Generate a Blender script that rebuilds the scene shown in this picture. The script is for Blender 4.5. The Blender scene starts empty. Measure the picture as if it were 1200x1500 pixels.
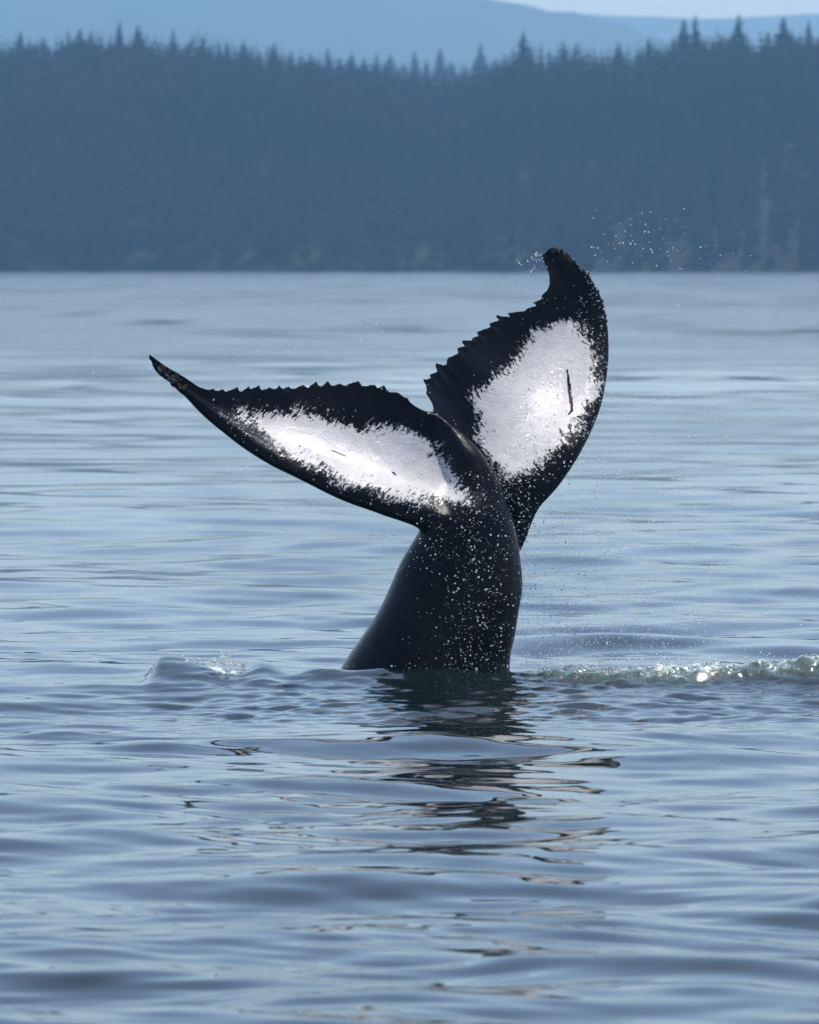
import bpy, math, random
import numpy as np

random.seed(7)
RNG = np.random.default_rng(7)
R = math.radians
SC = bpy.context.scene
COL = SC.collection

# ------------------------------------------------------------------ camera
F = 10000.0                 # focal length in photo pixels (1200 x 1500)
DIST, CAMZ = 60.6, 3.705
PITCH = math.atan(376.0 / F)
cam = bpy.data.cameras.new('camera')
cam.sensor_fit = 'VERTICAL'
cam.sensor_height = 36.0
cam.sensor_width = 28.8
cam.lens = F * 36.0 / 1500.0
cam.clip_start = 1.0
cam.clip_end = 60000.0
cam.dof.use_dof = True
cam.dof.focus_distance = DIST
cam.dof.aperture_fstop = 4.5
camo = bpy.data.objects.new('camera', cam)
camo.location = (0, -DIST, CAMZ)
camo.rotation_euler = (math.pi / 2 - PITCH, 0, 0)
COL.objects.link(camo)
SC.camera = camo

# ------------------------------------------------------------------ sky, sun, exposure
SUN_EL, SUN_AZ = R(68), R(15)      # ahead of the camera, a little to the right
world = bpy.data.worlds.new('World')
SC.world = world
world.use_nodes = True
wn = world.node_tree
wn.nodes.clear()
sky = wn.nodes.new('ShaderNodeTexSky')
sky.sky_type = 'NISHITA'
sky.sun_disc = False
sky.sun_elevation = SUN_EL
sky.sun_rotation = SUN_AZ
sky.altitude = 0
sky.air_density = 1.0
sky.dust_density = 0.8
sky.ozone_density = 1.5
bg = wn.nodes.new('ShaderNodeBackground')
bg.inputs['Strength'].default_value = 0.140
wo = wn.nodes.new('ShaderNodeOutputWorld')
wn.links.new(sky.outputs[0], bg.inputs[0])
wn.links.new(bg.outputs[0], wo.inputs[0])

sun = bpy.data.lights.new('sun', 'SUN')
sun.energy = 4.4
sun.angle = R(0.55)
sun.color = (1.0, 0.96, 0.90)
suno = bpy.data.objects.new('sun', sun)
suno.rotation_euler = (math.pi / 2 - SUN_EL, 0, math.pi - SUN_AZ)
suno.location = (0, 0, 60)
COL.objects.link(suno)

SC.view_settings.view_transform = 'Standard'
SC.view_settings.look = 'None'
SC.view_settings.exposure = 0.58
SC.view_settings.gamma = 1.0
SC.view_settings.use_curve_mapping = False
SC.render.engine = 'CYCLES'
cy = SC.cycles
cy.use_denoising = True
cy.denoiser = 'OPENIMAGEDENOISE'
cy.max_bounces = 6
cy.diffuse_bounces = 2
cy.glossy_bounces = 3
cy.transmission_bounces = 4
cy.volume_bounces = 0
cy.sample_clamp_indirect = 6.0
cy.caustics_reflective = False
cy.caustics_refractive = False

# ------------------------------------------------------------------ helpers
_c, _s = math.cos(PITCH), math.sin(PITCH)


def ray(px, py):
    x = (np.asarray(px, float) - 600) / F
    y = (750 - np.asarray(py, float)) / F
    # camera looks along +Y pitched down
    return x, _c + y * _s, y * _c - _s


def at(px, py, Y):
    """world point seen at photo pixel (px, py) lying in the plane y = Y"""
    dx, dy, dz = ray(px, py)
    t = (np.asarray(Y, float) + DIST) / dy
    return np.stack(np.broadcast_arrays(dx * t, np.asarray(Y, float) + 0 * t, CAMZ + dz * t), -1)


def proj(P):
    d = P - np.array([0, -DIST, CAMZ])
    dep = d[..., 1] * _c - d[..., 2] * _s
    up = d[..., 1] * _s + d[..., 2] * _c
    return 600 + F * d[..., 0] / dep, 750 - F * up / dep


def link(name, mesh, parent=None, mats=()):
    o = bpy.data.objects.new(name, mesh)
    COL.objects.link(o)
    if parent is not None:
        o.parent = parent
    for m in mats:
        mesh.materials.append(m)
    return o


def mesh_np(name, V, Fc, smooth=True):
    """fast mesh from vertex array and an (n,3) or (n,4) face array (or list of both)"""
    me = bpy.data.meshes.new(name)
    Fs = Fc if isinstance(Fc, list) else [Fc]
    V = np.asarray(V, np.float32)
    me.vertices.add(len(V))
    me.vertices.foreach_set('co', V.ravel())
    idx = np.concatenate([f.ravel() for f in Fs]).astype(np.int32)
    cnt = np.concatenate([np.full(len(f), f.shape[1]) for f in Fs])
    start = np.concatenate([[0], np.cumsum(cnt)[:-1]]).astype(np.int32)
    me.loops.add(len(idx))
    me.loops.foreach_set('vertex_index', idx)
    me.polygons.add(len(cnt))
    me.polygons.foreach_set('loop_start', start)
    me.update(calc_edges=True)
    me.validate()
    me.polygons.foreach_set('use_smooth', np.full(len(me.polygons), smooth))
    me.update()
    return me


def attr(me, name, val):
    a = me.attributes.new(name, 'FLOAT', 'POINT')
    a.data.foreach_set('value', np.asarray(val, np.float32).ravel())


def tag(o, label=None, cat=None, group=None, kind=None):
    if label: o['label'] = label
    if cat: o['category'] = cat
    if group: o['group'] = group
    if kind: o['kind'] = kind
    return o


def sstep(a, b, x):
    t = np.clip((np.asarray(x, float) - a) / (b - a), 0, 1)
    return t * t * (3 - 2 * t)


def catmull(K, n):
    """Catmull-Rom through keys K (k,c), n samples"""
    K = np.asarray(K, float)
    P = np.vstack([2 * K[0] - K[1], K, 2 * K[-1] - K[-2]])
    t = np.linspace(0, len(K) - 1, n)
    i = np.minimum(t.astype(int), len(K) - 2)
    f = (t - i)[:, None]
    p0, p1, p2, p3 = P[i], P[i + 1], P[i + 2], P[i + 3]
    return 0.5 * (2 * p1 + (p2 - p0) * f + (2 * p0 - 5 * p1 + 4 * p2 - p3) * f * f + (3 * p1 - p0 - 3 * p2 + p3) * f ** 3)


def hash2(ix, iy, seed):
    h = (ix.astype(np.int64) * 374761393 + iy.astype(np.int64) * 668265263 + seed * 974634777) & 0xffffffff
    h = ((h ^ (h >> 13)) * 1274126177) & 0xffffffff
    return ((h ^ (h >> 16)) & 0xffff) / 65535.0


def vnoise(x, y, seed=0):
    ix, iy = np.floor(x), np.floor(y)
    fx, fy = x - ix, y - iy
    fx, fy = fx * fx * (3 - 2 * fx), fy * fy * (3 - 2 * fy)
    a = hash2(ix, iy, seed); b = hash2(ix + 1, iy, seed)
    c = hash2(ix, iy + 1, seed); d = hash2(ix + 1, iy + 1, seed)
    return (a + (b - a) * fx) * (1 - fy) + (c + (d - c) * fx) * fy


def fbm(x, y, oct=4, seed=0):
    s, a, t = 0, 0.5, 0
    for k in range(oct):
        s = s + a * vnoise(x * 2 ** k, y * 2 ** k, seed + k * 17); t += a; a *= 0.5
    return s / t          # 0..1


class NT:
    """tiny node-tree helper"""
    def __init__(self, name):
        self.m = bpy.data.materials.new(name)
        self.m.use_nodes = True
        self.t = self.m.node_tree
        self.t.nodes.clear()
        self.out = self.n('ShaderNodeOutputMaterial')

    def n(self, typ, **kw):
        nd = self.t.nodes.new(typ)
        for k, v in kw.items():
            if k.startswith('i_'):
                nd.inputs[k[2:].replace('_', ' ')].default_value = v
            else:
                setattr(nd, k, v)
        return nd

    def l(self, a, b):
        self.t.links.new(a, b)

    def math(self, op, a, b=None, c=None, clamp=False):
        nd = self.n('ShaderNodeMath', operation=op, use_clamp=clamp)
        for i, v in enumerate((a, b, c)):
            if v is None: continue
            if isinstance(v, (int, float)): nd.inputs[i].default_value = v
            else: self.l(v, nd.inputs[i])
        return nd.outputs[0]

    def noise(self, vec, scale, detail=3.0, rough=0.55, dist=0.0):
        nd = self.n('ShaderNodeTexNoise', i_Scale=scale, i_Detail=detail, i_Roughness=rough, i_Distortion=dist)
        if vec is not None: self.l(vec, nd.inputs['Vector'])
        return nd.outputs['Fac']

    def ramp(self, fac, a, b, lo=0.0, hi=1.0):
        nd = self.n('ShaderNodeMapRange', interpolation_type='SMOOTHSTEP')
        self.l(fac, nd.inputs[0])
        for i, v in enumerate((a, b, lo, hi)): nd.inputs[i + 1].default_value = v
        return nd.outputs[0]

    def mixc(self, fac, a, b):
        nd = self.n('ShaderNodeMix', data_type='RGBA')
        if isinstance(fac, (int, float)): nd.inputs[0].default_value = fac
        else: self.l(fac, nd.inputs[0])
        for i, v in ((6, a), (7, b)):
            if isinstance(v, tuple): nd.inputs[i].default_value = (*v, 1)
            else: self.l(v, nd.inputs[i])
        return nd.outputs[2]


# ------------------------------------------------------------------ materials
def mat_water():
    t = NT('sea_water')
    geo = t.n('ShaderNodeNewGeometry')
    far = t.n('ShaderNodeAttribute', attribute_name='far_rough')
    foam = t.n('ShaderNodeAttribute', attribute_name='foam')
    chop = t.n('ShaderNodeAttribute', attribute_name='chop')
    p = t.n('ShaderNodeBsdfPrincipled')
    p.inputs['IOR'].default_value = 1.333
    n1 = t.noise(geo.outputs['Position'], 5.0, 3, 0.6)
    n2 = t.noise(geo.outputs['Position'], 16.0, 3, 0.6)
    n3 = t.noise(geo.outputs['Position'], 60.0, 4, 0.65)
    fm = t.math('MULTIPLY', t.math('ADD', t.math('MULTIPLY', foam.outputs['Fac'], 0.82), t.math('SUBTRACT', t.math('ADD', n1, n3), 1.0)), 1.0)
    fmask = t.ramp(fm, 0.40, 0.62)
    aer_backlit = t.ramp(foam.outputs['Fac'], 0.04, 0.5)  # aerated water; the paler green also stands in for light through thin crests
    base = t.mixc(fmask, t.mixc(aer_backlit, (0.004, 0.0085, 0.0095), (0.055, 0.085, 0.070)), (0.42, 0.48, 0.47))
    t.l(base, p.inputs['Base Color'])
    rough = t.math('ADD', far.outputs['Fac'], t.math('MULTIPLY', fmask, 0.35), clamp=True)
    t.l(rough, p.inputs['Roughness'])
    b = t.n('ShaderNodeBump', i_Distance=0.03)
    t.l(t.math('MULTIPLY', chop.outputs['Fac'], t.math('ADD', n1, t.math('MULTIPLY', n2, 0.5))), b.inputs['Height'])
    b.inputs['Strength'].default_value = 0.8
    t.l(b.outputs[0], p.inputs['Normal'])
    t.l(p.outputs[0], t.out.inputs[0])
    return t.m


def mat_whale():
    t = NT('wet_whale_skin')
    tc = t.n('ShaderNodeTexCoord')
    P = tc.outputs['Object']
    pa = t.n('ShaderNodeAttribute', attribute_name='patch')       # signed distance to the white patch, in metres
    st = t.n('ShaderNodeAttribute', attribute_name='chord')       # coordinate along the span, for streaks along the chord
    cv = t.n('ShaderNodeAttribute', attribute_name='chord_pos')
    comb = t.n('ShaderNodeCombineXYZ')
    t.l(t.math('MULTIPLY', st.outputs['Fac'], 26.0), comb.inputs[0])
    t.l(t.math('MULTIPLY', cv.outputs['Fac'], 7.0), comb.inputs[1])
    streak = t.noise(comb.outputs[0], 1.6, 5, 0.7, 0.4)
    big = t.noise(P, 3.2, 4, 0.6, 0.5)
    fine = t.noise(P, 38, 4, 0.7)
    # flecks drawn out along the chord break up the edge of the white
    comb2 = t.n('ShaderNodeCombineXYZ')
    t.l(t.math('MULTIPLY', t.math('ADD', st.outputs['Fac'], t.math('MULTIPLY', cv.outputs['Fac'], 0.55)), 24.0), comb2.inputs[0])
    t.l(t.math('MULTIPLY', cv.outputs['Fac'], 13.0), comb2.inputs[1])
    fleck = t.noise(comb2.outputs[0], 1.3, 5, 0.75, 0.3)
    s = t.math('ADD', pa.outputs['Fac'], t.math('MULTIPLY', t.math('SUBTRACT', streak, 0.5), 0.14))
    s = t.math('ADD', s, t.math('MULTIPLY', t.math('SUBTRACT', big, 0.5), 0.36))
    s = t.math('ADD', s, t.math('MULTIPLY', t.math('SUBTRACT', fleck, 0.53), 0.44))
    s = t.math('ADD', s, t.math('MULTIPLY', t.math('SUBTRACT', fine, 0.5), 0.22))
    white = t.ramp(s, -0.022, 0.024)
    # faint grey mottling in the white, blue-black in the skin
    mott = t.noise(P, 9, 5, 0.6)
    wcol = t.mixc(t.ramp(mott, 0.35, 0.7), (0.55, 0.525, 0.51), (0.47, 0.45, 0.445))
    rake = t.ramp(t.noise(comb2.outputs[0], 0.55, 6, 0.8, 0.8), 0.63, 0.74)
    wcol = t.mixc(t.math('MULTIPLY', rake, 0.55), wcol, (0.20, 0.20, 0.225))
    dcol = t.mixc(t.ramp(big, 0.35, 0.7), (0.0016, 0.0018, 0.0028), (0.0032, 0.0036, 0.0055))
    p = t.n('ShaderNodeBsdfPrincipled')
    t.l(t.mixc(white, dcol, wcol), p.inputs['Base Color'])
    p.inputs['IOR'].default_value = 1.31
    p.inputs['Specular IOR Level'].default_value = 0.22
    rn = t.noise(P, 14, 4, 0.6)
    t.l(t.ramp(rn, 0.3, 0.75, 0.04, 0.11), p.inputs['Roughness'])
    # wet film: beads and runnels
    v = t.n('ShaderNodeTexVoronoi', i_Scale=75.0)
    t.l(P, v.inputs['Vector'])
    bead = t.ramp(v.outputs['Distance'], 0.0, 0.42, 1.0, 0.0)
    bead = t.math('MULTIPLY', bead, t.ramp(t.noise(P, 30, 2), 0.50, 0.62))
    h = t.math('ADD', t.math('MULTIPLY', t.noise(P, 55, 4, 0.65), 0.9), t.math('MULTIPLY', bead, 0.7))
    h = t.math('ADD', h, t.math('MULTIPLY', streak, 0.10))
    h = t.math('ADD', h, t.math('MULTIPLY', t.noise(P, 13, 3, 0.6, 0.6), 1.3))
    b = t.n('ShaderNodeBump', i_Distance=0.010)
    b.inputs['Strength'].default_value = 0.40
    t.l(h, b.inputs['Height'])
    t.l(b.outputs[0], p.inputs['Normal'])
    t.l(p.outputs[0], t.out.inputs[0])
    return t.m


def mat_simple(name, col, rough=0.8, col2=None, scale=4.0, bump=0.0, spec=0.05):
    t = NT(name)
    tc = t.n('ShaderNodeTexCoord')
    p = t.n('ShaderNodeBsdfPrincipled')
    n = t.noise(tc.outputs['Object'], scale, 4, 0.6)
    t.l(t.mixc(t.ramp(n, 0.3, 0.7), col, col2 or tuple(c * 0.6 for c in col)), p.inputs['Base Color'])
    p.inputs['Roughness'].default_value = rough
    p.inputs['Specular IOR Level'].default_value = spec
    if bump:
        b = t.n('ShaderNodeBump', i_Distance=bump)
        t.l(n, b.inputs['Height']); t.l(b.outputs[0], p.inputs['Normal'])
    t.l(p.outputs[0], t.out.inputs[0])
    return t.m


def mat_spray():
    t = NT('spray_water')
    p = t.n('ShaderNodeBsdfPrincipled')
    p.inputs['Base Color'].default_value = (0.86, 0.89, 0.90, 1)
    p.inputs['Roughness'].default_value = 0.08
    p.inputs['IOR'].default_value = 1.333
    tr = t.n('ShaderNodeBsdfTranslucent')
    tr.inputs[0].default_value = (0.95, 0.97, 0.98, 1)
    gl = t.n('ShaderNodeBsdfGlass', i_IOR=1.333, i_Roughness=0.02)
    m1 = t.n('ShaderNodeMixShader'); m1.inputs[0].default_value = 0.5
    t.l(p.outputs[0], m1.inputs[1]); t.l(tr.outputs[0], m1.inputs[2])
    m2 = t.n('ShaderNodeMixShader'); m2.inputs[0].default_value = 0.25
    t.l(m1.outputs[0], m2.inputs[1]); t.l(gl.outputs[0], m2.inputs[2])
    t.l(m2.outputs[0], t.out.inputs[0])
    return t.m


M_WATER = mat_water()
M_SKIN = mat_whale()
M_SPRAY = mat_spray()
M_BARN = mat_simple('barnacle_shell', (0.16, 0.15, 0.13), 0.6, (0.05, 0.05, 0.05), 60.0, 0.01)
M_NEEDLE = mat_simple('conifer_needles', (0.020, 0.032, 0.018), 0.9, (0.014, 0.022, 0.014), 0.25)
M_LEAF = mat_simple('bare_broadleaf_twigs', (0.036, 0.029, 0.025), 0.9, (0.024, 0.022, 0.018), 0.2)
M_BARK = mat_simple('bark', (0.07, 0.055, 0.045), 0.9, None, 1.0)
M_SOIL = mat_simple('forest_floor', (0.020, 0.026, 0.016), 0.95, (0.014, 0.016, 0.012), 0.05)
M_FARHILL = mat_simple('far_wooded_hill', (0.040, 0.052, 0.036), 0.95, (0.028, 0.036, 0.028), 0.01)

# ------------------------------------------------------------------ water
def build_water():
    # rows: even in the picture, denser round the tail; columns: dense in the view, coarse outside it
    ys = np.arange(1580, 377.0, -1.4)
    d_img = CAMZ / np.tan(PITCH + np.arctan((ys - 750) / F))
    rows = [np.array([4, 8, 12, 16, 20, 24, 27.0])]
    rows.append(d_img[d_img < 52.5])
    rows.append(np.arange(52.5, 62.6, 0.036))
    rows.append(d_img[d_img > 62.6])
    rows.append(np.array([11000.0]))
    rows = np.concatenate(rows)
    rows = np.unique(rows[rows <= 11000.0])
    inner = np.arange(-0.078, 0.07801, 0.00036)
    outer = 0.078 + (np.linspace(0, 1, 36)[1:] ** 2.2) * 0.62
    cols = np.concatenate([-outer[::-1], inner, outer])
    D, A = np.meshgrid(rows, cols, indexing='ij')
    X = A * D
    Y = D - DIST
    gap = np.gradient(rows)[:, None] * np.ones_like(D)          # spacing between rows
    gapx = np.gradient(cols)[None, :] * D
    gap = np.maximum(gap, gapx)
    rs = np.random.default_rng(11)
    n = 130
    lam = np.exp(rs.uniform(math.log(0.34), math.log(42.0), n))
    lam.sort()
    th = rs.normal(0, 0.55, n) + R(12)
    ph = rs.uniform(0, 2 * math.pi, n)
    slope = 0.0074 * (1 + 0.9 * np.exp(-((np.log(lam) - math.log(2.2)) / 0.85) ** 2)) * np.where(lam > 5, (5 / lam) ** 0.6, 1)
    slope *= np.where(lam < 0.7, (lam / .7) ** 0.5, 1)
    Z = np.zeros_like(X)
    unres = np.zeros_like(X)
    # slow patches of calmer and rougher water
    calm = 0.35 + 1.3 * fbm(X / 9.0 + 31, Y / 26.0 + 7, 3, 5)
    for k in range(n):
        w = sstep(1.15, 2.2, lam[k] / gap)
        kk = 2 * math.pi / lam[k]
        Z += (slope[k] / kk) * w * np.sin(kk * (X * math.sin(th[k]) + Y * math.cos(th[k])) + ph[k])
        unres += (slope[k] ** 2) * 0.5 * (1 - w)
    Z *= calm
    print('rms slope', math.sqrt((slope ** 2).sum() / 2))
    far_rough = 0.02 + np.sqrt(1.41 * np.sqrt(unres))
    far_rough = np.minimum(far_rough, 0.13 + 0.17 * sstep(180, 600, D)) * (0.30 + 1.2 * fbm(X / 7.0, Y / 45.0, 3, 71))

    # ---- the water the tail has stirred up
    cx, cyy = 0.25, 0.1
    near = sstep(9.5, 2.5, np.hypot((X - cx) / 1.3, (Y - cyy + 1.5)))
    rr = np.hypot(X - cx, Y - cyy)
    Z += 0.005 * np.sin(2 * math.pi * (rr / 1.05)) * sstep(1.5, 3.0, rr) * sstep(9.0, 3.5, rr)
    chop_zone = sstep(1.25, 0.35, np.hypot((X - 0.9) / 3.6, (Y + 3.3) / 3.0)) + 0.9 * sstep(1, 0, np.hypot((X - 3.0) / 3.2, (Y + 2.6) / 2.0))
    chop_zone = np.clip(chop_zone, 0, 1) * (0.35 + 1.3 * fbm(X / .9, Y / 1.6, 3, 83))
    rs3 = np.random.default_rng(19)
    fine_calm = sstep(.38, .68, fbm(X / 2.2 + 9, Y / 5.0, 3, 87))
    # ripples running out of the fluke print towards the camera
    fresh = 1.5 * np.exp(-((X - 0.35) / 2.0) ** 2) * sstep(-24, -11, Y) * sstep(-2.5, -6, Y) * fbm(X / 1.4, Y / 3.0, 2, 101)
    for k in range(48):
        l = math.exp(rs3.uniform(math.log(0.22), math.log(1.1)))
        a = rs3.normal(0.1, 0.38)
        kk = 2 * math.pi / l
        Z += 0.0075 / kk * sstep(1.3, 2.4, l / gap) * (.3 + fine_calm + fresh) * np.sin(kk * (X * math.sin(a) + Y * math.cos(a)) + rs3.uniform(0, 6.28))
    rs2 = np.random.default_rng(5)
    for k in range(40):
        l = math.exp(rs2.uniform(math.log(0.13), math.log(0.62)))
        a = rs2.normal(0, 0.7)
        kk = 2 * math.pi / l
        w = sstep(2.0, 3.6, l / gap)
        Z += 0.030 / kk * chop_zone * w * np.sin(kk * (X * math.sin(a) + Y * math.cos(a)) + rs2.uniform(0, 6.28))
    # right-hand band of broken water
    xn = fbm(X * 1.6, X * 0 + 3.3, 3, 9)
    Yc = -1.15 + 0.35 * (fbm(X * 0.7 + 4, X * 0, 2, 3) - 0.5) - 0.04 * (X - 1)
    prof = np.where(Y < Yc, np.exp(-((Y - Yc) / 0.32) ** 2), np.exp(-((Y - Yc) / 0.5) ** 2))
    ampR = sstep(0.6, 1.5, X) * (1 - sstep(5, 8, X)) * (0.066 + 0.085 * xn) * (1 + 0.3 * sstep(1.5, 3.2, X))
    rough_n = fbm(X * 6, Y * 5, 4, 21) - 0.5
    rough_f = fbm(X * 17, Y * 15, 3, 41) - 0.5
    Z += ampR * prof * (1 + 0.9 * rough_n) + sstep(0.75, 1.5, X) * (1 - sstep(5, 8, X)) * np.exp(-((Y - Yc) / 0.55) ** 2) * (0.05 * rough_n + 0.06 * rough_f)
    foam = sstep(0.65, 1.7, X) * (1 - sstep(5, 8, X)) * np.exp(-((Y - Yc) / 0.42) ** 2) * (0.35 + 0.55 * xn)
    foam_r = foam.copy()
    # low swell raised against the near side of the tail
    g = np.exp(-((X - 0.15) / 0.85) ** 2) * np.where(Y < -1.25, np.exp(-((Y + 1.25) / 0.30) ** 2), np.exp(-((Y + 1.25) / 0.55) ** 2))
    Z += g * 0.12 * (1 + 1.1 * (fbm(X * 2.3 + 8, Y * 2.0, 3, 33) - 0.5))
    foam += 0.2 * np.exp(-((X + 0.15) / 0.38) ** 2) * np.exp(-((Y + 0.95) / 0.16) ** 2) * fbm(X * 4, Y * 4, 2, 55) * 1.5
    hump = np.exp(-((X + 0.80) / 0.22) ** 2) * np.exp(-((Y + 1.25) / 0.30) ** 2)
    Z += 0.05 * hump
    # small breaking crest on the left
    Yl = -1.10 + 0.16 * (X + 2.2) + 0.12 * np.sin(X * 5)
    pl = np.where(Y < Yl, np.exp(-((Y - Yl) / 0.75) ** 2), np.exp(-((Y - Yl) / 0.22) ** 2))
    al = 0.15 * sstep(-2.34, -2.16, X) * (1 - sstep(-2.1, -1.35, X)) + 0.085 * np.exp(-((X + 1.28) / 0.17) ** 2)
    Z += al * pl * (1 + 0.35 * (fbm(X * 4, Y * 3, 2, 61) - 0.5)) + 0.08 * np.exp(-((X + 1.62) / 0.16) ** 2) * pl * rough_f
    foam += sstep(.80, 1.0, pl) * np.where(Y > Yl - .25, 1, 0) * (0.75 * np.exp(-((X + 1.60) / 0.17) ** 2) + 0.22 * np.clip(al / 0.12, 0, 1))
    chop = np.clip(0.012 + 0.2 * chop_zone + foam_r, 0, 1) * sstep(260, 90, D)

    V = np.stack([X, Y, Z], -1).reshape(-1, 3)
    nr, nc = D.shape
    i = np.arange(nr * nc).reshape(nr, nc)
    Fc = np.stack([i[:-1, :-1], i[:-1, 1:], i[1:, 1:], i[1:, :-1]], -1).reshape(-1, 4)
    me = mesh_np('water', V, Fc)
    attr(me, 'far_rough', far_rough)
    attr(me, 'foam', np.clip(foam, 0, 1))
    attr(me, 'chop', chop)
    o = link('water', me, None, [M_WATER])
    tag(o, 'calm blue-grey sea with soft ripples and a stirred patch before the tail', 'sea', None, 'structure')


build_water()

# ------------------------------------------------------------------ hills
def px_line(pts, D):
    """height (world z) of a skyline given as photo pixels, for things at distance D from the camera, as function of X"""
    p = np.array(pts, float)
    xs = (p[:, 0] - 600) / F * D
    P = at(p[:, 0], p[:, 1], D - DIST)
    return lambda X: np.interp(X, P[:, 0], P[:, 2])


def hill(name, line, D, depth_front, depth_back, half_w, nx, ny, mat, drop=0.0, rough=1.5, label=None):
    xs = np.linspace(-half_w, half_w, nx)
    ysl = np.concatenate([np.linspace(D - depth_front, D, ny), np.linspace(D, D + depth_back, ny)[1:]])
    X, Yd = np.meshgrid(xs, ysl)
    top = line(X) - drop
    fr = np.where(Yd <= D, 1 - (D - Yd) / depth_front, 1 - (Yd - D) / depth_back)
    prof = np.sin(np.clip(fr, 0, 1) * math.pi / 2) ** 0.85
    edge = sstep(half_w, half_w * 0.7, np.abs(X))
    Z = -1.2 + (top + 1.2) * prof * edge + rough * (fbm(X / 30, Yd / 30, 3, 77) - 0.5) * prof
    V = np.stack([X, Yd - DIST, Z], -1).reshape(-1, 3)
    i = np.arange(X.size).reshape(X.shape)
    Fc = np.stack([i[:-1, :-1], i[:-1, 1:], i[1:, 1:], i[1:, :-1]], -1).reshape(-1, 4)
    o = link(name, mesh_np(name, V, Fc), None, [mat])
    tag(o, label, 'hill', None, 'structure')

    def ground(x, d):
        j = np.clip((np.asarray(x) + half_w) / (2 * half_w) * (nx - 1), 0, nx - 1.001)
        k = np.clip(np.interp(d, ysl, np.arange(len(ysl))), 0, len(ysl) - 1.001)
        j0, k0 = j.astype(int), k.astype(int)
        fj, fk = j - j0, k - k0
        return (Z[k0, j0] * (1 - fj) + Z[k0, j0 + 1] * fj) * (1 - fk) + (Z[k0 + 1, j0] * (1 - fj) + Z[k0 + 1, j0 + 1] * fj) * fk
    return ground


SHORE = 1548.0
RIDGE_D = 1760.0
canopy = [(-2200, 110), (-1400, 70), (-700, 62), (-300, 60), (0, 70), (100, 64), (175, 54), (290, 66), (400, 84), (450, 92), (550, 104), (620, 116), (655, 128),
          (700, 108), (760, 82), (850, 84), (900, 84), (1000, 62), (1100, 62), (1200, 52), (1500, 50), (2200, 70), (3400, 110)]
canopy_line = px_line(canopy, RIDGE_D)
ground1 = hill('island_hill', canopy_line, RIDGE_D, RIDGE_D - SHORE, 260.0, 620.0, 260, 46, M_SOIL, 13.0, 2.0,
               'dark wooded island hill that fills the band behind the water')
RIDGE2_D = 2500.0
line2 = px_line([(-2200, 200), (0, 140), (380, 108), (480, 90), (600, 92), (700, 90), (790, 105), (900, 140), (1400, 170), (3400, 230)], RIDGE2_D)
ground2 = hill('back_hill', line2, RIDGE2_D, 300.0, 300.0, 700.0, 120, 20, M_SOIL, 12.0, 2.0,
               'paler wooded rise seen through the dip of the island ridge')
line3 = px_line([(-6000, 60), (-3000, -60), (-1200, -130), (-200, -110), (300, -62), (600, -22), (720, -2), (760, 9), (800, 17), (850, 24), (900, 36), (950, 52), (1050, 90), (1300, 180), (2200, 300)], 7600.0)
hill('far_hill', line3, 7600.0, 900.0, 900.0, 4200.0, 300, 24, M_FARHILL, 0.0, 10.0,
     'hazy blue hill sloping down to the right behind the island')
line4 = px_line([(-6000, 120), (-1500, 60), (300, 30), (780, 17), (850, 22), (950, 27), (1050, 27), (1200, 24), (1600, 10), (3000, 20), (6000, 140)], 9800.0)
hill('farthest_hill', line4, 9800.0, 900.0, 900.0, 5400.0, 240, 20, M_FARHILL, 0.0, 10.0,
     'faintest pale hill low along the sky on the right')


# ------------------------------------------------------------------ trees
def conifer(seed, h=1.0, whorls=24, per=7, r0=0.17, base=0.12):
    rs = np.random.default_rng(seed)
    V, Fc = [], []
    for w in range(whorls):
        f = w / (whorls - 1)
        z = base + (0.985 - base) * f ** 0.92
        rad = r0 * (1 - f) ** 0.85 * (0.75 + 0.25 * rs.random()) + 0.008
        if f < 0.15: rad *= 0.75
        for b in range(per if f < 0.8 else 5):
            a = 2 * math.pi * (b + rs.random() * 0.8) / per + w * 2.4
            L = rad * rs.uniform(0.55, 1.2)
            wd = L * rs.uniform(0.20, 0.34) + 0.004
            dr = rs.uniform(0.10, 0.45) * L
            ca, sa = math.cos(a), math.sin(a)
            z0 = z + rs.uniform(-0.012, 0.012)
            k = len(V)
            V += [(0, 0, z0 + 0.018), (ca * L * .55 - sa * wd, sa * L * .55 + ca * wd, z0 - dr * .55), (ca * L, sa * L, z0 - dr * .85),
                  (ca * L * .55 + sa * wd, sa * L * .55 - ca * wd, z0 - dr * .55), (ca * L * .6, sa * L * .6, z0 - dr - .022)]
            Fc += [(k, k + 1, k + 2), (k, k + 2, k + 3), (k, k + 2, k + 4)]
    k = len(V)
    V += [(0.006, 0, .93), (-.004, .005, .93), (-.004, -.005, .93), (0, 0, 1.0)]
    Fc += [(k, k + 1, k + 3), (k + 1, k + 2, k + 3), (k + 2, k, k + 3)]
    return np.array(V) * h, np.array(Fc)


def broadleaf(seed, n=130):
    rs = np.random.default_rng(seed)
    V, Fc = [], []
    cl = [(rs.normal(0, .10), rs.normal(0, .10), rs.uniform(.45, .85), rs.uniform(.10, .17)) for _ in range(9)]
    for i in range(n):
        c = cl[i % 9]
        u = rs.normal(0, 1, 3); u /= np.linalg.norm(u)
        p = np.array(c[:3]) + u * c[3] * rs.uniform(.6, 1.05)
        a = rs.normal(0, 1, 3) * .028; b = rs.normal(0, 1, 3) * .028
        k = len(V)
        V += [p - a, p + b, p + a * 1.2]
        Fc += [(k, k + 1, k + 2)]
    return np.array(V), np.array(Fc)


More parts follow.
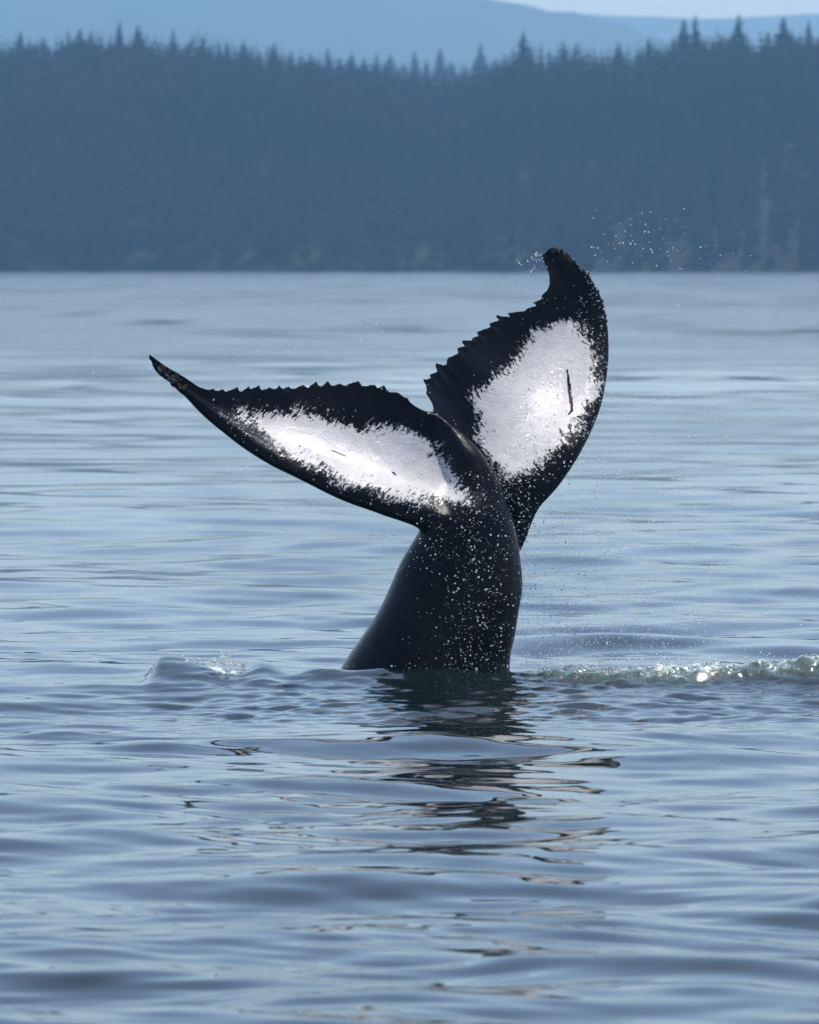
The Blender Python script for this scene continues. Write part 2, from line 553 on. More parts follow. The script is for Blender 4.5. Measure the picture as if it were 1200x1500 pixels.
def taper(r0, h, n=6, r1=0.002):
    a = np.arange(n) / n * 2 * math.pi
    V = np.vstack([np.stack([r0 * np.cos(a), r0 * np.sin(a), 0 * a - 0.02], 1), np.stack([r1 * np.cos(a), r1 * np.sin(a), 0 * a + h], 1)])
    i = np.arange(n); j = (i + 1) % n
    return V, np.stack([i, j, j + n, i + n], 1)


# skyline conifers, one by one: (px, py of the tip, height m, ridge)
spires = [(30, 47, 20, 1), (65, 55, 19, 1), (100, 45, 20, 1), (117, 42, 21, 1), (134, 45, 20, 1), (175, 31, 23, 1), (202, 37, 22, 1), (254, 40, 22, 1),
          (297, 52, 20, 1), (332, 62, 19, 1), (357, 62, 20, 1), (402, 62, 21, 1), (425, 75, 18, 1), (455, 78, 18, 1), (767, 47, 23, 1),
          (825, 60, 20, 1), (907, 62, 20, 1), (950, 54, 20, 1), (1002, 27, 24, 1), (1019, 22, 25, 1), (1045, 57, 17, 1), (1082, 21, 25, 1), (1125, 46, 19, 1),
          (1148, 25, 23, 1), (1185, 30, 22, 1),
          (480, 71, 21, 2), (515, 76, 20, 2), (552, 76, 20, 2), (572, 78, 19, 2), (607, 74, 21, 2), (645, 69, 23, 2), (704, 62, 24, 2), (845, 62, 25, 2)]
special = {175: 'tallest conifer on the left half of the island ridge',
           254: 'thin pointed conifer standing alone right of the left ridge summit',
           30: 'pointed conifer nearest the left edge of the ridge',
           402: 'pointed conifer at the foot of the left ridge slope, last sharp spire before the dip',
           767: 'broad dark conifer at the right brink of the ridge dip',
           1002: 'left of two tall close conifers on the right ridge',
           1019: 'slim right-hand one of two tall close conifers on the right ridge',
           1082: 'tall broad-based conifer on the right ridge, right of the close pair',
           1148: 'tall narrow conifer on the right ridge, second tall spire from the right edge',
           1185: 'tall conifer nearest the right edge of the ridge',
           645: 'pale hazy conifer rising in the middle of the ridge dip',
           704: 'tall pale conifer behind the right side of the ridge dip',
           845: 'pale conifer behind the ridge between two darker crowns right of the dip'}
con_me, trk_me = [], []
for s in range(5):
    V, Fc = conifer(100 + s, 1.0, 26, 7, [0.15, 0.18, 0.13, 0.20, 0.165][s], 0.10)
    m = mesh_np('conifer_crown', V, Fc, False); m.materials.append(M_NEEDLE); con_me.append(m)
V, Fc = taper(0.016, 0.96)
TRUNK = mesh_np('conifer_trunk', V, Fc); TRUNK.materials.append(M_BARK)
rs = np.random.default_rng(21)
# lower neighbours that fill the skyline between the tall ones
x = -24.0
while x < 1226:
    if all(abs(x - s_[0]) > 7 for s_ in spires if s_[3] == 1):
        cyp = np.interp(x, [c[0] for c in canopy], [c[1] for c in canopy])
        spires.append((x, cyp + 22 * (fbm(np.array([x / 38.0]), np.array([2.2]), 2, 8)[0] - .5) + rs.uniform(-5, 9), rs.uniform(13, 18), 1))
    x += rs.uniform(6, 11)
for x in (438, 462, 497, 533, 590, 625, 662, 682, 725, 742):
    spires.append((x, np.interp(x, [430, 600, 760], [84, 88, 84]) + rs.uniform(-4, 7), rs.uniform(14, 19), 2))
ORD = 'first second third fourth fifth sixth seventh eighth ninth tenth eleventh twelfth thirteenth fourteenth fifteenth sixteenth seventeenth eighteenth nineteenth twentieth'.split()
anchor = {30: 'the pointed conifer nearest the left edge', 175: 'the tallest conifer of the left ridge', 254: 'the thin lone spire of the left ridge',
          402: 'the sharp spire at the left slope foot', 767: 'the broad conifer at the right brink', 1019: 'the slim conifer of the tall close pair',
          1082: 'the tall broad-based conifer', 1148: 'the tall narrow conifer on the right', 645: 'the pale conifer in the dip', 704: 'the tall pale conifer of the dip'}


def tree_label(px, rg):
    """place along the skyline, counted from the nearest conifer that stands out"""
    pool = [a for a in anchor if (a in (645, 704)) == (rg == 2)]
    a = min(pool, key=lambda q: abs(q - px))
    lo, hi = min(a, px), max(a, px)
    k = sum(1 for q in spires if q[3] == rg and lo < q[0] < hi)
    return '%s conifer, %s %s of %s' % ('dark' if rg == 1 else 'pale hazy', ORD[min(k, 19)], 'left' if px < a else 'right', anchor[a])


for i, (px, py, h, rg) in enumerate(spires):
    D = (RIDGE_D + rs.uniform(-10, 6)) if rg == 1 else (RIDGE2_D + rs.uniform(-15, 5))
    P = at(px, py, D - DIST)
    gz = float(ground1(P[0], D)) if rg == 1 else float(ground2(P[0], D))
    hh = max(P[2] - gz, 7.0)
    e = bpy.data.objects.new('conifer_tree', None)
    e.location = (P[0], P[1], gz)
    COL.objects.link(e)
    lb = special.get(px) or tree_label(px, rg)
    tag(e, lb, 'tree', 'conifers along the skyline')
    wid = hh * rs.uniform(1.2, 1.9) * (1.1 if rg == 1 else 1.2)
    if px in (1019, 254): wid *= 0.7
    if px in (767, 1082): wid *= 1.25
    for nm, me in (('crown', con_me[i % 5]), ('trunk', TRUNK)):
        c = bpy.data.objects.new(nm, me)
        c.parent = e
        c.scale = (wid, wid, hh)
        c.rotation_euler = (0, 0, rs.uniform(0, 6.28))
        COL.objects.link(c)


def forest():
    low = [conifer(200 + s, 1.0, 9, 5, [0.17, 0.20, 0.15][s], 0.08) for s in range(3)]
    brd = [broadleaf(300 + s) for s in range(3)]
    rs = np.random.default_rng(3)
    VV, FF, MI = [], [], []
    off = 0

    def put(x, d, gz, h, w, T, mi):
        nonlocal off
        V, Fc = T
        a = rs.uniform(0, 6.28)
        ca, sa = math.cos(a), math.sin(a)
        q = np.stack([(V[:, 0] * ca - V[:, 1] * sa) * w + x, (V[:, 0] * sa + V[:, 1] * ca) * w + d - DIST, V[:, 2] * h + gz], 1)
        VV.append(q); FF.append(Fc + off); MI.append(np.full(len(Fc), mi)); off += len(V)
    n = 6000
    xs = rs.uniform(-165, 165, n)
    ds = rs.uniform(SHORE + 3, RIDGE_D + 12, n)
    gz = ground1(xs, ds)
    kind = fbm(xs / 38 + 5, ds / 60, 3, 91)
    for x, d, g, k in zip(xs, ds, gz, kind):
        if g < 0.1: continue
        if k > 0.56 and rs.random() < 0.75:
            put(x, d, g - .3, rs.uniform(9, 13), rs.uniform(11, 16), brd[rs.integers(3)], 1)
        else:
            h = rs.uniform(9, 17) if d < RIDGE_D - 12 else rs.uniform(9.5, 15.5)
            put(x, d, g - .3, h, h * rs.uniform(.9, 1.35), low[rs.integers(3)], 0)
    n = 620
    xs = rs.uniform(-130, 130, n); ds = rs.uniform(RIDGE_D - 8, RIDGE_D + 8, n)
    for x, d, g in zip(xs, ds, ground1(xs, ds)):
        h = rs.uniform(10, 15.5)
        put(x, d, g - .3, h, h * rs.uniform(1.1, 1.6), low[rs.integers(3)], 0)
    n = 260
    xs = rs.uniform(-60, 90, n); ds = rs.uniform(RIDGE2_D - 60, RIDGE2_D + 10, n)
    for x, d, g in zip(xs, ds, ground2(xs, ds)):
        h = rs.uniform(9, 13)
        put(x, d, g - .3, h, h * 1.2, low[rs.integers(3)], 0)
    me = mesh_np('forest', np.concatenate(VV), np.concatenate(FF), False)
    me.materials.append(M_NEEDLE); me.materials.append(M_LEAF)
    me.polygons.foreach_set('material_index', np.concatenate(MI).astype(np.int32))
    o = link('forest', me)
    tag(o, 'dark blue hazy forest covering the slope of the island', 'forest', None, 'stuff')


forest()

# ------------------------------------------------------------------ whale
def ico():
    p = (1 + 5 ** .5) / 2
    V = np.array([(-1, p, 0), (1, p, 0), (-1, -p, 0), (1, -p, 0), (0, -1, p), (0, 1, p), (0, -1, -p), (0, 1, -p), (p, 0, -1), (p, 0, 1), (-p, 0, -1), (-p, 0, 1)], float)
    V /= np.linalg.norm(V[0])
    Fc = np.array([(0, 11, 5), (0, 5, 1), (0, 1, 7), (0, 7, 10), (0, 10, 11), (1, 5, 9), (5, 11, 4), (11, 10, 2), (10, 7, 6), (7, 1, 8),
                   (3, 9, 4), (3, 4, 2), (3, 2, 6), (3, 6, 8), (3, 8, 9), (4, 9, 5), (2, 4, 11), (6, 2, 10), (8, 6, 7), (9, 8, 1)])
    return V, Fc


LEFT = [((738, 776, .02), (641, 604, .60)), ((690, 790, -.16), (628, 598, .61)), ((623, 777, -.25), (607, 588, .62)), ((560, 752, -.28), (560, 571, .69)), ((500, 730, -.28), (518, 565, .72)),
        ((440, 700, -.22), (470, 566, .70)), ((398, 679, -.15), (428, 570, .64)), ((359, 655, -.05), (395, 570, .55)), ((329, 632, .05), (359, 573, .45)),
        ((299, 607, .14), (322, 573, .34)), ((275, 583, .20), (296, 567, .30)), ((251, 563, .24), (270, 551, .29)), ((230, 544, .27), (245, 536, .29)), ((217, 519, .29), (221, 519, .29))]
RIGHT = [((735, 850, .25), (640, 606, .60)), ((767, 802, .30), (629, 589, .62)), ((792, 745, .38), (626, 572, .68)), ((820, 710, .50), (630, 557, .78)),
         ((845, 673, .66), (648, 538, .90)), ((866, 633, .88), (673, 514, 1.05)), ((882, 590, 1.12), (698, 494, 1.25)), ((891, 535, 1.40), (727, 472, 1.42)),
         ((891, 487, 1.62), (756, 460, 1.52)), ((884, 445, 1.77), (783, 448, 1.63)), ((868, 412, 1.87), (800, 427, 1.73)), ((848, 387, 1.94), (803, 406, 1.82)),
         ((826, 369, 1.99), (797, 388, 1.90)), ((804, 365, 2.01), (793, 374, 1.95))]

RIGHT = [((a[0], a[1], .30 + (a[2] - .30) * 1.2), (b[0], b[1], .60 + (b[2] - .60) * 1.28)) for a, b in RIGHT]


def teeth(n, seed, u0, u1, per, amp):
    """irregular pointed teeth along the trailing edge, 0..1 profile in metres"""
    rs = np.random.default_rng(seed)
    u = np.linspace(0, 1, n)
    out = np.zeros(n)
    c = u0
    while c < u1:
        w = per * rs.uniform(.5, 1.45)
        a = amp * rs.uniform(.3, 1.25)
        lean = rs.uniform(.12, .6)
        t = (u - c) / w
        rise = np.clip(t / lean, 0, 1) ** rs.uniform(.8, 1.8)
        fall = np.clip((1 - t) / (1 - lean), 0, 1) ** rs.uniform(.7, 1.6)
        out = np.maximum(out, a * np.where((t > 0) & (t < 1), np.minimum(rise, fall), 0))
        c += w * rs.uniform(.75, 1.1)
    return out


def fluke(keys, seed, nu, nv, side):
    Lk = np.array([k[0] for k in keys], float); Tk = np.array([k[1] for k in keys], float)
    Lp, Tp = catmull(Lk, nu), catmull(Tk, nu)
    L = at(Lp[:, 0], Lp[:, 1], Lp[:, 2]); T = at(Tp[:, 0], Tp[:, 1], Tp[:, 2])
    u = np.linspace(0, 1, nu)
    ch = T - L
    clen = np.linalg.norm(ch, axis=1, keepdims=True)
    cd = ch / np.maximum(clen, 1e-6)
    if side < 0: tt = teeth(nu, seed, .16, .71, .036, .072)
    else: tt = teeth(nu, seed, .09, .77, .043, .080)
    # leading-edge lumps near the tip
    rs = np.random.default_rng(seed + 5)
    lump = (fbm(u * 70, u * 0 + seed, 3, seed) - .5) * .035 * sstep(.72, .85, u)
    L = L - cd * lump[:, None]
    span = np.gradient(0.5 * (L + T), axis=0)
    v = np.linspace(0, 1, nv) ** 1.35
    P = L[:, None, :] + (T - L)[:, None, :] * v[None, :, None]
    P = P + cd[:, None, :] * ((tt - 0.008)[:, None] * sstep(.80, 1.0, v)[None, :])[..., None]
    N = np.cross(span, ch)
    N /= np.linalg.norm(N, axis=1, keepdims=True)
    N = np.where(N[:, 1:2] > 0, -N, N)                    # towards the viewer: the underside of the fluke
    for _ in range(12):                                   # even out
        N[1:-1] = (N[:-2] + 2 * N[1:-1] + N[2:]) / 4
    N /= np.linalg.norm(N, axis=1, keepdims=True)
    camber = (-0.075 if side < 0 else -0.125) * clen * (4 * v * (1 - v))[None, :] ** 1.0
    T0 = (0.105 * (1 - u) ** 0.7 + 0.032)
    T0 = np.minimum(T0, 0.30 * clen[:, 0] + 0.006)[:, None]
    lv = np.clip(v / .19, 0, 1)
    lead = np.sqrt(lv * (2 - lv))[None, :]
    prof = lead * (0.86 * np.exp(-(np.maximum(v - .13, 0) / .20) ** 1.7) + .14)[None, :]
    th = T0 * prof
    edge = 0.0145 * lead
    th = np.maximum(th, edge * (1 - 0.3 * v[None, :] ** 6))
    # ribs running in from the teeth
    rib = (tt / .075)[:, None] * sstep(.55, 1.0, v)[None, :] * 0.007
    ven = P + N[:, None, :] * (camber + th * 1.0 + rib)[..., None]
    dor = P + N[:, None, :] * (camber - th * 0.8)[..., None]
    return u, v, ven, dor


def shell(ven, dor):
    nu, nv = ven.shape[:2]
    V = np.concatenate([ven.reshape(-1, 3), dor.reshape(-1, 3)])
    i = np.arange(nu * nv).reshape(nu, nv); j = i + nu * nv
    q = lambda a, b, c, d: np.stack([a, b, c, d], -1).reshape(-1, 4)
    F_ = [q(i[:-1, :-1], i[:-1, 1:], i[1:, 1:], i[1:, :-1]), q(j[:-1, :-1], j[1:, :-1], j[1:, 1:], j[:-1, 1:]),
          q(i[:-1, -1], j[:-1, -1], j[1:, -1], i[1:, -1]), q(j[:-1, 0], i[:-1, 0], i[1:, 0], j[1:, 0]),
          q(i[0, 1:], i[0, :-1], j[0, :-1], j[0, 1:]), q(i[-1, :-1], i[-1, 1:], j[-1, 1:], j[-1, :-1])]
    return V, np.concatenate(F_)


STOCK = [(585, 1150, .10, 180, .80), (622, 985, .05, 128, .62), (643, 933, .03, 115, .55), (664, 880, .0, 101, .48), (675, 843, .0, 92, .43),
         (686, 803, .0, 80, .38), (694, 770, .02, 66, .33), (698, 742, .08, 51, .27), (697, 714, .19, 38, .21), (681, 671, .34, 26, .16), (658, 631, .50, 14, .085), (636, 601, .58, 5, .045)]


def stock():
    K = catmull(np.array(STOCK, float), 120)
    C = at(K[:, 0], K[:, 1], K[:, 2])
    tan = np.gradient(C, axis=0)
    t2 = tan.copy(); t2[:, 1] = 0
    t2 /= np.linalg.norm(t2, axis=1, keepdims=True)
    rt = np.stack([t2[:, 2], 0 * t2[:, 0], -t2[:, 0]], 1)         # right of the axis, in the picture plane
    kx = sstep(60, 100, np.arange(120))
    rt = np.array([1.0, 0, 0]) * (1 - sstep(25, 60, np.arange(120)))[:, None] + rt * sstep(25, 60, np.arange(120))[:, None]
    rt /= np.linalg.norm(rt, axis=1, keepdims=True)
    dp = np.array([0, 1.0, 0])
    a = np.arange(64) / 64 * 2 * math.pi
    ca, sa = np.cos(a), np.sin(a)
    # flattened sides that meet in a blunt keel on the right
    sx = np.sign(ca) * np.abs(ca) ** 1.0
    sy = np.sign(sa) * np.abs(sa) ** np.where(ca > 0, 1.6, 1.15)
    V = C[:, None, :] + rt[:, None, :] * (K[:, 3:4] * 0.00606 * sx[None, :])[..., None] + dp * (K[:, 4:5] * sy[None, :])[..., None]
    n, m = V.shape[:2]
    i = np.arange(n * m).reshape(n, m)
    j = np.roll(i, -1, 1)
    F4 = np.stack([i[:-1], j[:-1], j[1:], i[1:]], -1).reshape(-1, 4)
    Vf = np.concatenate([V.reshape(-1, 3), C[:1], C[-1:]])
    F3 = np.concatenate([np.stack([j[0], i[0], np.full(m, n * m)], 1), np.stack([i[-1], j[-1], np.full(m, n * m + 1)], 1)])
    return Vf, F4, F3


def sdist(px, py, poly):
    """signed pixel distance to a polygon, positive inside"""
    poly = np.array(poly, float)
    d = np.full(px.shape, 1e9)
    ins = np.zeros(px.shape, bool)
    for a, b in zip(poly, np.roll(poly, -1, 0)):
        e = b - a
        t = np.clip(((px - a[0]) * e[0] + (py - a[1]) * e[1]) / (e @ e), 0, 1)
        d = np.minimum(d, np.hypot(px - a[0] - t * e[0], py - a[1] - t * e[1]))
        c = ((a[1] > py) != (b[1] > py)) & (px < (b[0] - a[0]) * (py - a[1]) / (b[1] - a[1] + 1e-12) + a[0])
        ins ^= c
    return np.where(ins, d, -d)


PATCH_L = [(352, 597), (400, 598), (440, 600), (490, 610), (530, 622), (570, 626), (610, 634), (640, 652), (655, 675), (668, 705), (692, 738), (660, 738), (610, 732),
           (560, 722), (510, 706), (460, 684), (420, 662), (385, 634)]
PATCH_R = [(690, 572), (716, 566), (735, 552), (752, 540), (760, 520), (768, 500), (790, 480), (822, 474), (852, 478), (868, 505), (878, 540), (874, 575), (858, 606),
           (842, 636), (810, 665), (775, 690), (748, 698), (722, 676), (706, 645), (702, 615), (694, 590)]


def build_whale():
    nu, nv = 620, 64
    uL, vL, venL, dorL = fluke(LEFT, 3, nu, nv, -1)
    uR, vR, venR, dorR = fluke(RIGHT, 8, nu, nv, 1)
    VL, FL = shell(venL, dorL)
    VR, FR = shell(venR, dorR)
    VS, F4, F3 = stock()
    o1, o2 = len(VL), len(VL) + len(VR)
    me = mesh_np('body_parts', np.concatenate([VL, VR, VS]), [np.concatenate([FL, FR + o1, F4 + o2]), F3 + o2])
    import bmesh
    bm = bmesh.new(); bm.from_mesh(me)
    bmesh.ops.recalc_face_normals(bm, faces=bm.faces)
    bm.to_mesh(me); bm.free()
    tmp = bpy.data.objects.new('tmp', me)
    COL.objects.link(tmp)
    md = tmp.modifiers.new('r', 'REMESH')
    md.mode = 'VOXEL'; md.voxel_size = 0.0112; md.adaptivity = 0.0
    dg = bpy.context.evaluated_depsgraph_get()
    me2 = bpy.data.meshes.new_from_object(tmp.evaluated_get(dg))
    bpy.data.objects.remove(tmp); bpy.data.meshes.remove(me)
    n = len(me2.vertices)
    V = np.empty(n * 3, np.float32); me2.vertices.foreach_get('co', V); V = V.reshape(-1, 3).astype(float)
    E = np.empty(len(me2.edges) * 2, np.int32); me2.edges.foreach_get('vertices', E); E = E.reshape(-1, 2)
    deg = np.bincount(E.ravel(), minlength=n).astype(float)
    # where stock and flukes meet: blend them into one another
    J = [(623, 777, -.2), (660, 770, -.2), (700, 750, -.1), (690, 700, .05), (660, 650, .3), (640, 612, .5), (740, 770, .2), (745, 740, .3), (725, 700, .35), (765, 800, .3), (655, 720, -.05), (690, 800, -.3)]
    Jp = np.array([at(*j) for j in J])
    dist = np.full(n, 9.0)
    for q in Jp: dist = np.minimum(dist, np.linalg.norm(V - q, axis=1))
    w = sstep(0.40, 0.14, dist)
    px, py = proj(V)
    keel = sstep(30, 6, np.abs(px - np.interp(py, [600, 633, 670, 717, 767, 803], [640, 680, 713, 740, 760, 767])) + 0) * sstep(860, 800, py) * sstep(600, 650, py)
    w = w * (1 - 0.75 * keel)
    w = np.where(py > 850, 0.9 * sstep(860, 900, py), w)

    def lap(V, ww, it):
        for _ in range(it):
            S = np.stack([np.bincount(E[:, 0], V[E[:, 1], k], n) + np.bincount(E[:, 1], V[E[:, 0], k], n) for k in range(3)], 1) / deg[:, None]
            V = V + (S - V) * ww[:, None]
        return V
    V = lap(V, np.full(n, 0.45), 2)
    V = lap(V, w * 0.9, 140)
    me2.vertices.foreach_set('co', V.astype(np.float32).ravel())
    me2.update()
    N = np.empty(n * 3, np.float32); me2.vertices.foreach_get('normal', N); N = N.reshape(-1, 3)
    px, py = proj(V)
    sl, sr = sdist(px, py, PATCH_L), sdist(px, py, PATCH_R)
    s = np.maximum(sl, sr)
    # old scars: thin dark gashes in the white
    for (x0, y0, x1, y1, wd) in ((831, 542, 838, 602, 1.9), (837, 602, 833, 607, .7), (820, 628, 825, 638, .8), (487, 660, 506, 668, .25), (574, 691, 580, 696, .9)):
        e = np.array([x1 - x0, y1 - y0], float)
        t = np.clip(((px - x0) * e[0] + (py - y0) * e[1]) / (e @ e), 0, 1)
        d = np.hypot(px - x0 - t * e[0], py - y0 - t * e[1])
        taper_ = wd * (0.35 + 0.65 * np.sin(np.pi * np.clip(t, 0.05, .95)))
        s = np.where(d < taper_ + 0.6, np.minimum(s, -40 + 0 * d), s)
    front = N @ np.array([0, -1.0, .35])
    s = np.clip(s, -60, 45) * 0.00606
    s = np.where(front < -0.05, -0.4, s)
    attr(me2, 'patch', s)
    # span and chord coordinates for the streaks
    ang = np.where(px < np.interp(py, [560, 600, 690, 800], [625, 650, 725, 767]), px * 1.0 + (py - 600) * 0.25, 1200 + (py * -1.0 + px * 0.55))
    attr(me2, 'chord', ang * 0.00606)
    chp = np.where(px < np.interp(py, [560, 600, 690, 800], [625, 650, 725, 767]), py, px * .85 + py * .5)
    attr(me2, 'chord_pos', chp * 0.00606)
    me2.polygons.foreach_set('use_smooth', np.full(len(me2.polygons), True))
    me2.materials.clear()
    me2.name = 'whale_body'
    root = bpy.data.objects.new('whale', None)
    root.location = (0, 0, 0)
    COL.objects.link(root)
    tag(root, 'black whale tail raised out of the sea, white patches under both flukes', 'whale')
    link('body', me2, root, [M_SKIN])

    # barnacles on the tips
    a = np.arange(8) / 8 * 2 * math.pi
    ring = lambda r, z: np.stack([r * np.cos(a) * (1 + .12 * np.cos(3 * a)), r * np.sin(a), 0 * a + z], 1)
    BV = np.concatenate([ring(1.0, -.3), ring(.78, .55), ring(.50, .80), ring(.36, .40)])
    i = np.arange(8); j = (i + 1) % 8
    BF = np.concatenate([np.stack([i + 8 * k, j + 8 * k, j + 8 * k + 8, i + 8 * k + 8], 1) for k in range(3)])
    bme = mesh_np('barnacle', BV, [BF, np.stack([i[::-1] + 24], 0)[:, ::-1]])
    bme.materials.append(M_BARN)
    rs = np.random.default_rng(4)
    from mathutils import Vector
    def stick(ven, dor, u0, u1, v0, v1, cnt, smin, smax):
        nu, nv = ven.shape[:2]
        for _ in range(cnt):
            iu = int(rs.uniform(u0, u1) * (nu - 2)); iv = int(rs.uniform(v0, v1) * (nv - 2))
            S = ven
            p = S[iu, iv]
            nrm = np.cross(S[iu + 1, iv] - p, S[iu, iv + 1] - p)
            nrm = nrm / (np.linalg.norm(nrm) + 1e-9)
            if nrm[1] > 0: nrm = -nrm
            o = bpy.data.objects.new('barnacle', bme)
            o.parent = root
            sz = rs.uniform(smin, smax)
            o.location = p + nrm * sz * .15
            o.scale = (sz, sz, sz * rs.uniform(.7, 1.1))
            o.rotation_euler = Vector(nrm).to_track_quat('Z', 'Y').to_euler()
            COL.objects.link(o)
    stick(venL, dorL, .80, .94, .0, .9, 34, .011, .022)
    stick(venR, dorR, .86, .985, .0, .35, 26, .010, .022)
    stick(venR, dorR, .62, .86, .0, .08, 12, .008, .015)
    # white beads added as sun glints, thickest where the white meets the leading edge
    rs = np.random.default_rng(12)
    C, Rr, T = [], [], []
    vsel = np.linspace(0, 1, nv) ** 1.35
    for ven, cnt, vm, vs, ua, ub in ((venL, 900, .25, .11, .13, .66), (venR, 420, .24, .10, .12, .74), (venL, 40, .6, .3, .1, .7), (venR, 40, .6, .3, .12, .8), (venR, 160, .05, .04, .35, .95)):
        uu = (ua + (ub - ua) * rs.random(cnt) ** (1.6 if vm < .3 else 1)) * (nu - 2)
        vv = np.clip(rs.normal(vm, vs, cnt), .01, .97)
        iu = uu.astype(int); iv = np.clip(np.searchsorted(vsel, vv), 1, nv - 2)
        p = ven[iu, iv]
        t1 = ven[iu, iv + 1] - p; t0 = ven[iu + 1, iv] - p
        nr = np.cross(t0, t1); nr /= np.linalg.norm(nr, axis=1, keepdims=True) + 1e-9
        nr = np.where(nr[:, 1:2] > 0, -nr, nr)
        C.append(p + nr * .002); T.append(t1 / (np.linalg.norm(t1, axis=1, keepdims=True) + 1e-9))
        Rr.append(np.minimum(.0029 * np.exp(rs.normal(0, .5, cnt)), .008))
    C, Rr, T = np.concatenate(C), np.concatenate(Rr), np.concatenate(T)
    bx_, by_ = proj(C)
    keep = np.maximum(sdist(bx_, by_, PATCH_L), sdist(bx_, by_, PATCH_R)) < 5
    C, Rr, T = C[keep], Rr[keep], T[keep]
    IV, IF = ico()
    el = rs.uniform(0.0, 1.3, len(C))
    VV = C[:, None] + Rr[:, None, None] * (IV[None] + T[:, None] * (el[:, None] * (IV[None] * T[:, None]).sum(-1))[..., None])
    FF = IF[None] + (np.arange(len(C)) * 12)[:, None, None]
    bo = link('glint_bead', mesh_np('glint_bead', VV.reshape(-1, 3), FF.reshape(-1, 3)), root, [M_SPRAY])
    bo['kind'] = 'stuff'




build_whale()

# ------------------------------------------------------------------ spray and foam
ICO = ico()


def drops(name, C, r, label, cat, stretch=None):
    V, Fc = ICO
    rs = np.random.default_rng(len(C))
    st = np.ones((len(C), 3)) if stretch is None else stretch
    st = st * rs.uniform(.8, 1.25, (len(C), 3))
    VV = C[:, None, :] + V[None] * r[:, None, None] * st[:, None, :]
    FF = Fc[None] + (np.arange(len(C)) * len(V))[:, None, None]
    o = link(name, mesh_np(name, VV.reshape(-1, 3), FF.reshape(-1, 3)), None, [M_SPRAY])
    tag(o, label, cat, None, 'stuff')


def cloud(rs, n, fx, fy, fY):
    px, py, Y = fx(n), fy(n), fY(n)
    return at(px, py, Y)


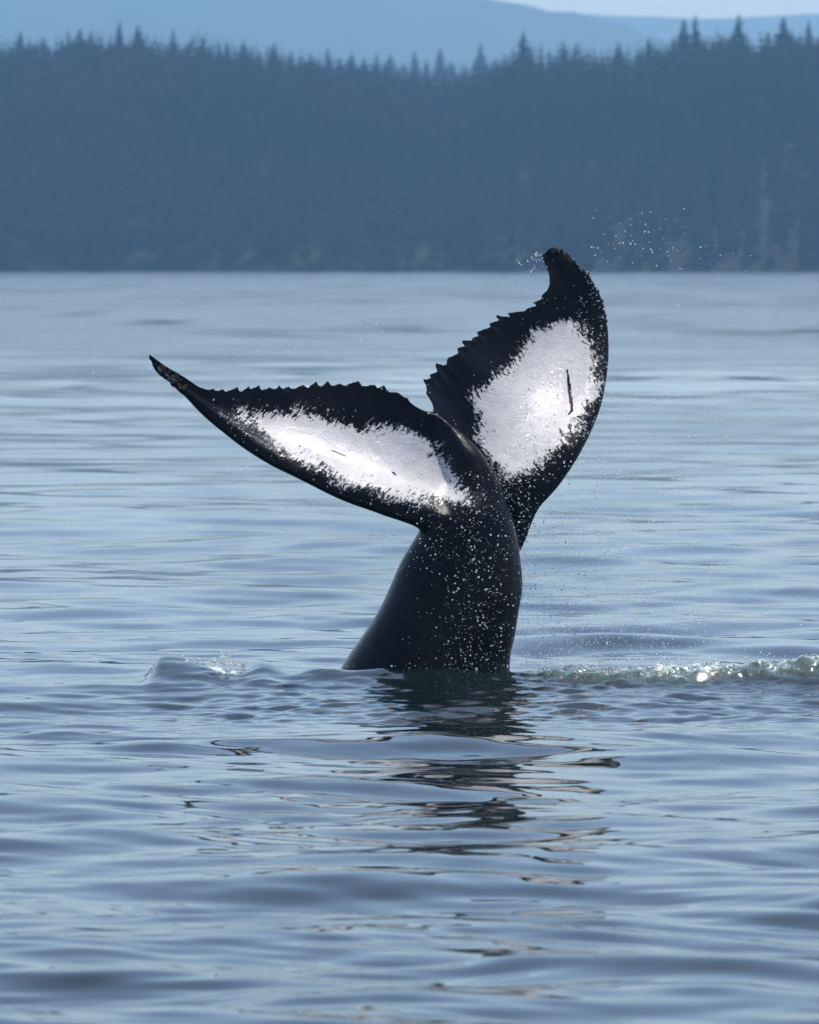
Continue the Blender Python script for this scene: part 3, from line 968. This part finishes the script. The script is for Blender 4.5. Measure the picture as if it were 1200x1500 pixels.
def build_spray():
    rs = np.random.default_rng(15)
    size = lambda n, m=.0029, s=.42, hi=.0085: np.minimum(m * np.exp(rs.normal(0, s, n)), hi)
    # curtain falling to the right of the tail and in front of it
    n = 3400
    px = 760 + np.abs(rs.normal(0, 1, n)) * 170
    py = 985 - np.abs(rs.normal(0, 1, n)) * 190
    C1 = at(px, py, rs.uniform(-.9, 1.2, n))
    n2 = 1300
    px2 = np.clip(rs.normal(705, 42, n2), 590, 775)
    py2 = rs.uniform(690, 985, n2)
    C2 = at(px2, py2, -rs.uniform(.72, 1.1, n2))
    n3 = 130
    px3 = rs.normal(940, 60, n3); py3 = rs.normal(715, 45, n3)
    C3 = at(px3, py3, rs.uniform(-.6, .8, n3))
    C = np.concatenate([C1, C2, C3])
    ok = (C[:, 2] > .03)
    C = C[ok]
    r_ = size(len(C), .0025, .62, .0085); r_[-130:] = size(130, .0052, .5, .012); r_[:ok[:n].sum()] = size(int(ok[:n].sum()), .0041, .45, .010)
    drops('water_spray', C, r_, 'fine bright water drops falling beside and before the right side of the tail', 'spray')
    # burst thrown off the upper fluke
    n = 75
    px = np.concatenate([rs.uniform(865, 1010, n), rs.uniform(980, 1120, 26)]); py = np.concatenate([350 + rs.normal(0, 22, n) - (px[:n] - 940) * .12, rs.normal(375, 18, 26)])
    C1 = at(px, py, rs.uniform(1.2, 2.6, len(px)))
    C2 = at(rs.normal(786, 6, 45), rs.normal(381, 8, 45), rs.uniform(2.0, 2.4, 45))
    C2b = at(rs.normal(765, 18, 18), rs.normal(392, 14, 18), rs.uniform(2.0, 2.4, 18))
    C = np.concatenate([C1, C2, C2b])
    drops('water_spray', C, size(len(C), .0048), 'drops flung off the tip of the upright right fluke', 'spray')
    # scattered drops by the left fluke
    n = 60
    px = rs.uniform(120, 560, n); py = np.interp(px, [120, 560], [530, 500]) + rs.normal(0, 32, n)
    C1 = at(px, py, rs.uniform(.2, 1.2, n))
    px = rs.uniform(560, 640, 60); C2 = at(px, np.interp(px, [560, 640], [760, 790]) + np.abs(rs.normal(0, 30, 60)), rs.uniform(-.6, -.2, 60))
    px = rs.uniform(330, 560, 30); C3 = at(px, np.interp(px, [330, 560], [660, 770]) + np.abs(rs.normal(10, 25, 30)), rs.uniform(-.5, 0, 30))
    C = np.concatenate([C1, C2, C3])
    drops('water_spray', C, size(len(C), .0042), 'few scattered drops above and dripping under the left fluke', 'spray')
    # froth on the broken water
    n = 2800
    X = 1.0 + rs.uniform(0, 1, n) ** .8 * 3.6
    Yc = -1.15 - .04 * (X - 1) + rs.normal(0, .22, n)
    Zc = np.abs(rs.normal(0, .07, n)) + .05
    C = np.stack([X, Yc, Zc], 1)
    drops('foam', C, size(n, .0042, .5, .014), 'low frothing ridge of broken water running off to the right', 'foam')
    n = 320
    X = np.where(rs.random(n) < .5, rs.uniform(-2.28, -1.45, n), rs.normal(-1.62, .1, n))
    hz = np.interp(X, [-2.3, -2.1, -1.4], [.05, .16, .05])
    C = np.stack([X, -1.08 + .16 * (X + 2.2) + rs.normal(.03, .07, n), hz * rs.uniform(.9, 1.2, n) + np.abs(rs.normal(0, .02 + .05 * np.exp(-((X + 1.62) / .15) ** 2))) + .01], 1)
    drops('foam', C, size(n, .0055, .5, .015), 'small white froth on the breaking crest left of the tail', 'foam')
    n = 90
    X = rs.normal(.0, .45, n)
    C = np.stack([X, -.85 + rs.normal(0, .12, n), np.abs(rs.normal(.05, .035, n))], 1)
    drops('foam', C, size(n, .0055, .5, .015), 'froth where the tail meets the water', 'foam')


build_spray()

# ------------------------------------------------------------------ haze
def build_haze():
    x0, x1, y0, y1, z0, z1 = -6000, 6000, -100.0, 15000.0, -3.0, 560.0
    V = np.array([(x, y, z) for x in (x0, x1) for y in (y0, y1) for z in (z0, z1)])
    Fc = np.array([(0, 1, 3, 2), (4, 6, 7, 5), (0, 4, 5, 1), (2, 3, 7, 6), (0, 2, 6, 4), (1, 5, 7, 3)])
    t = NT('haze_air')
    pv = t.n('ShaderNodeVolumePrincipled')
    pv.inputs['Color'].default_value = (0.295, 0.595, 0.98, 1)
    pv.inputs['Absorption Color'].default_value = (0.2, 0.2, 0.2, 1)
    pv.inputs['Density'].default_value = 0.00017
    pv.inputs['Anisotropy'].default_value = 0.0
    t.l(pv.outputs[0], t.out.inputs['Volume'])
    o = link('haze', mesh_np('haze', V, Fc, False), None, [t.m])
    tag(o, 'thin blue haze in the air over the sea and hills', 'haze', None, 'stuff')


build_haze()
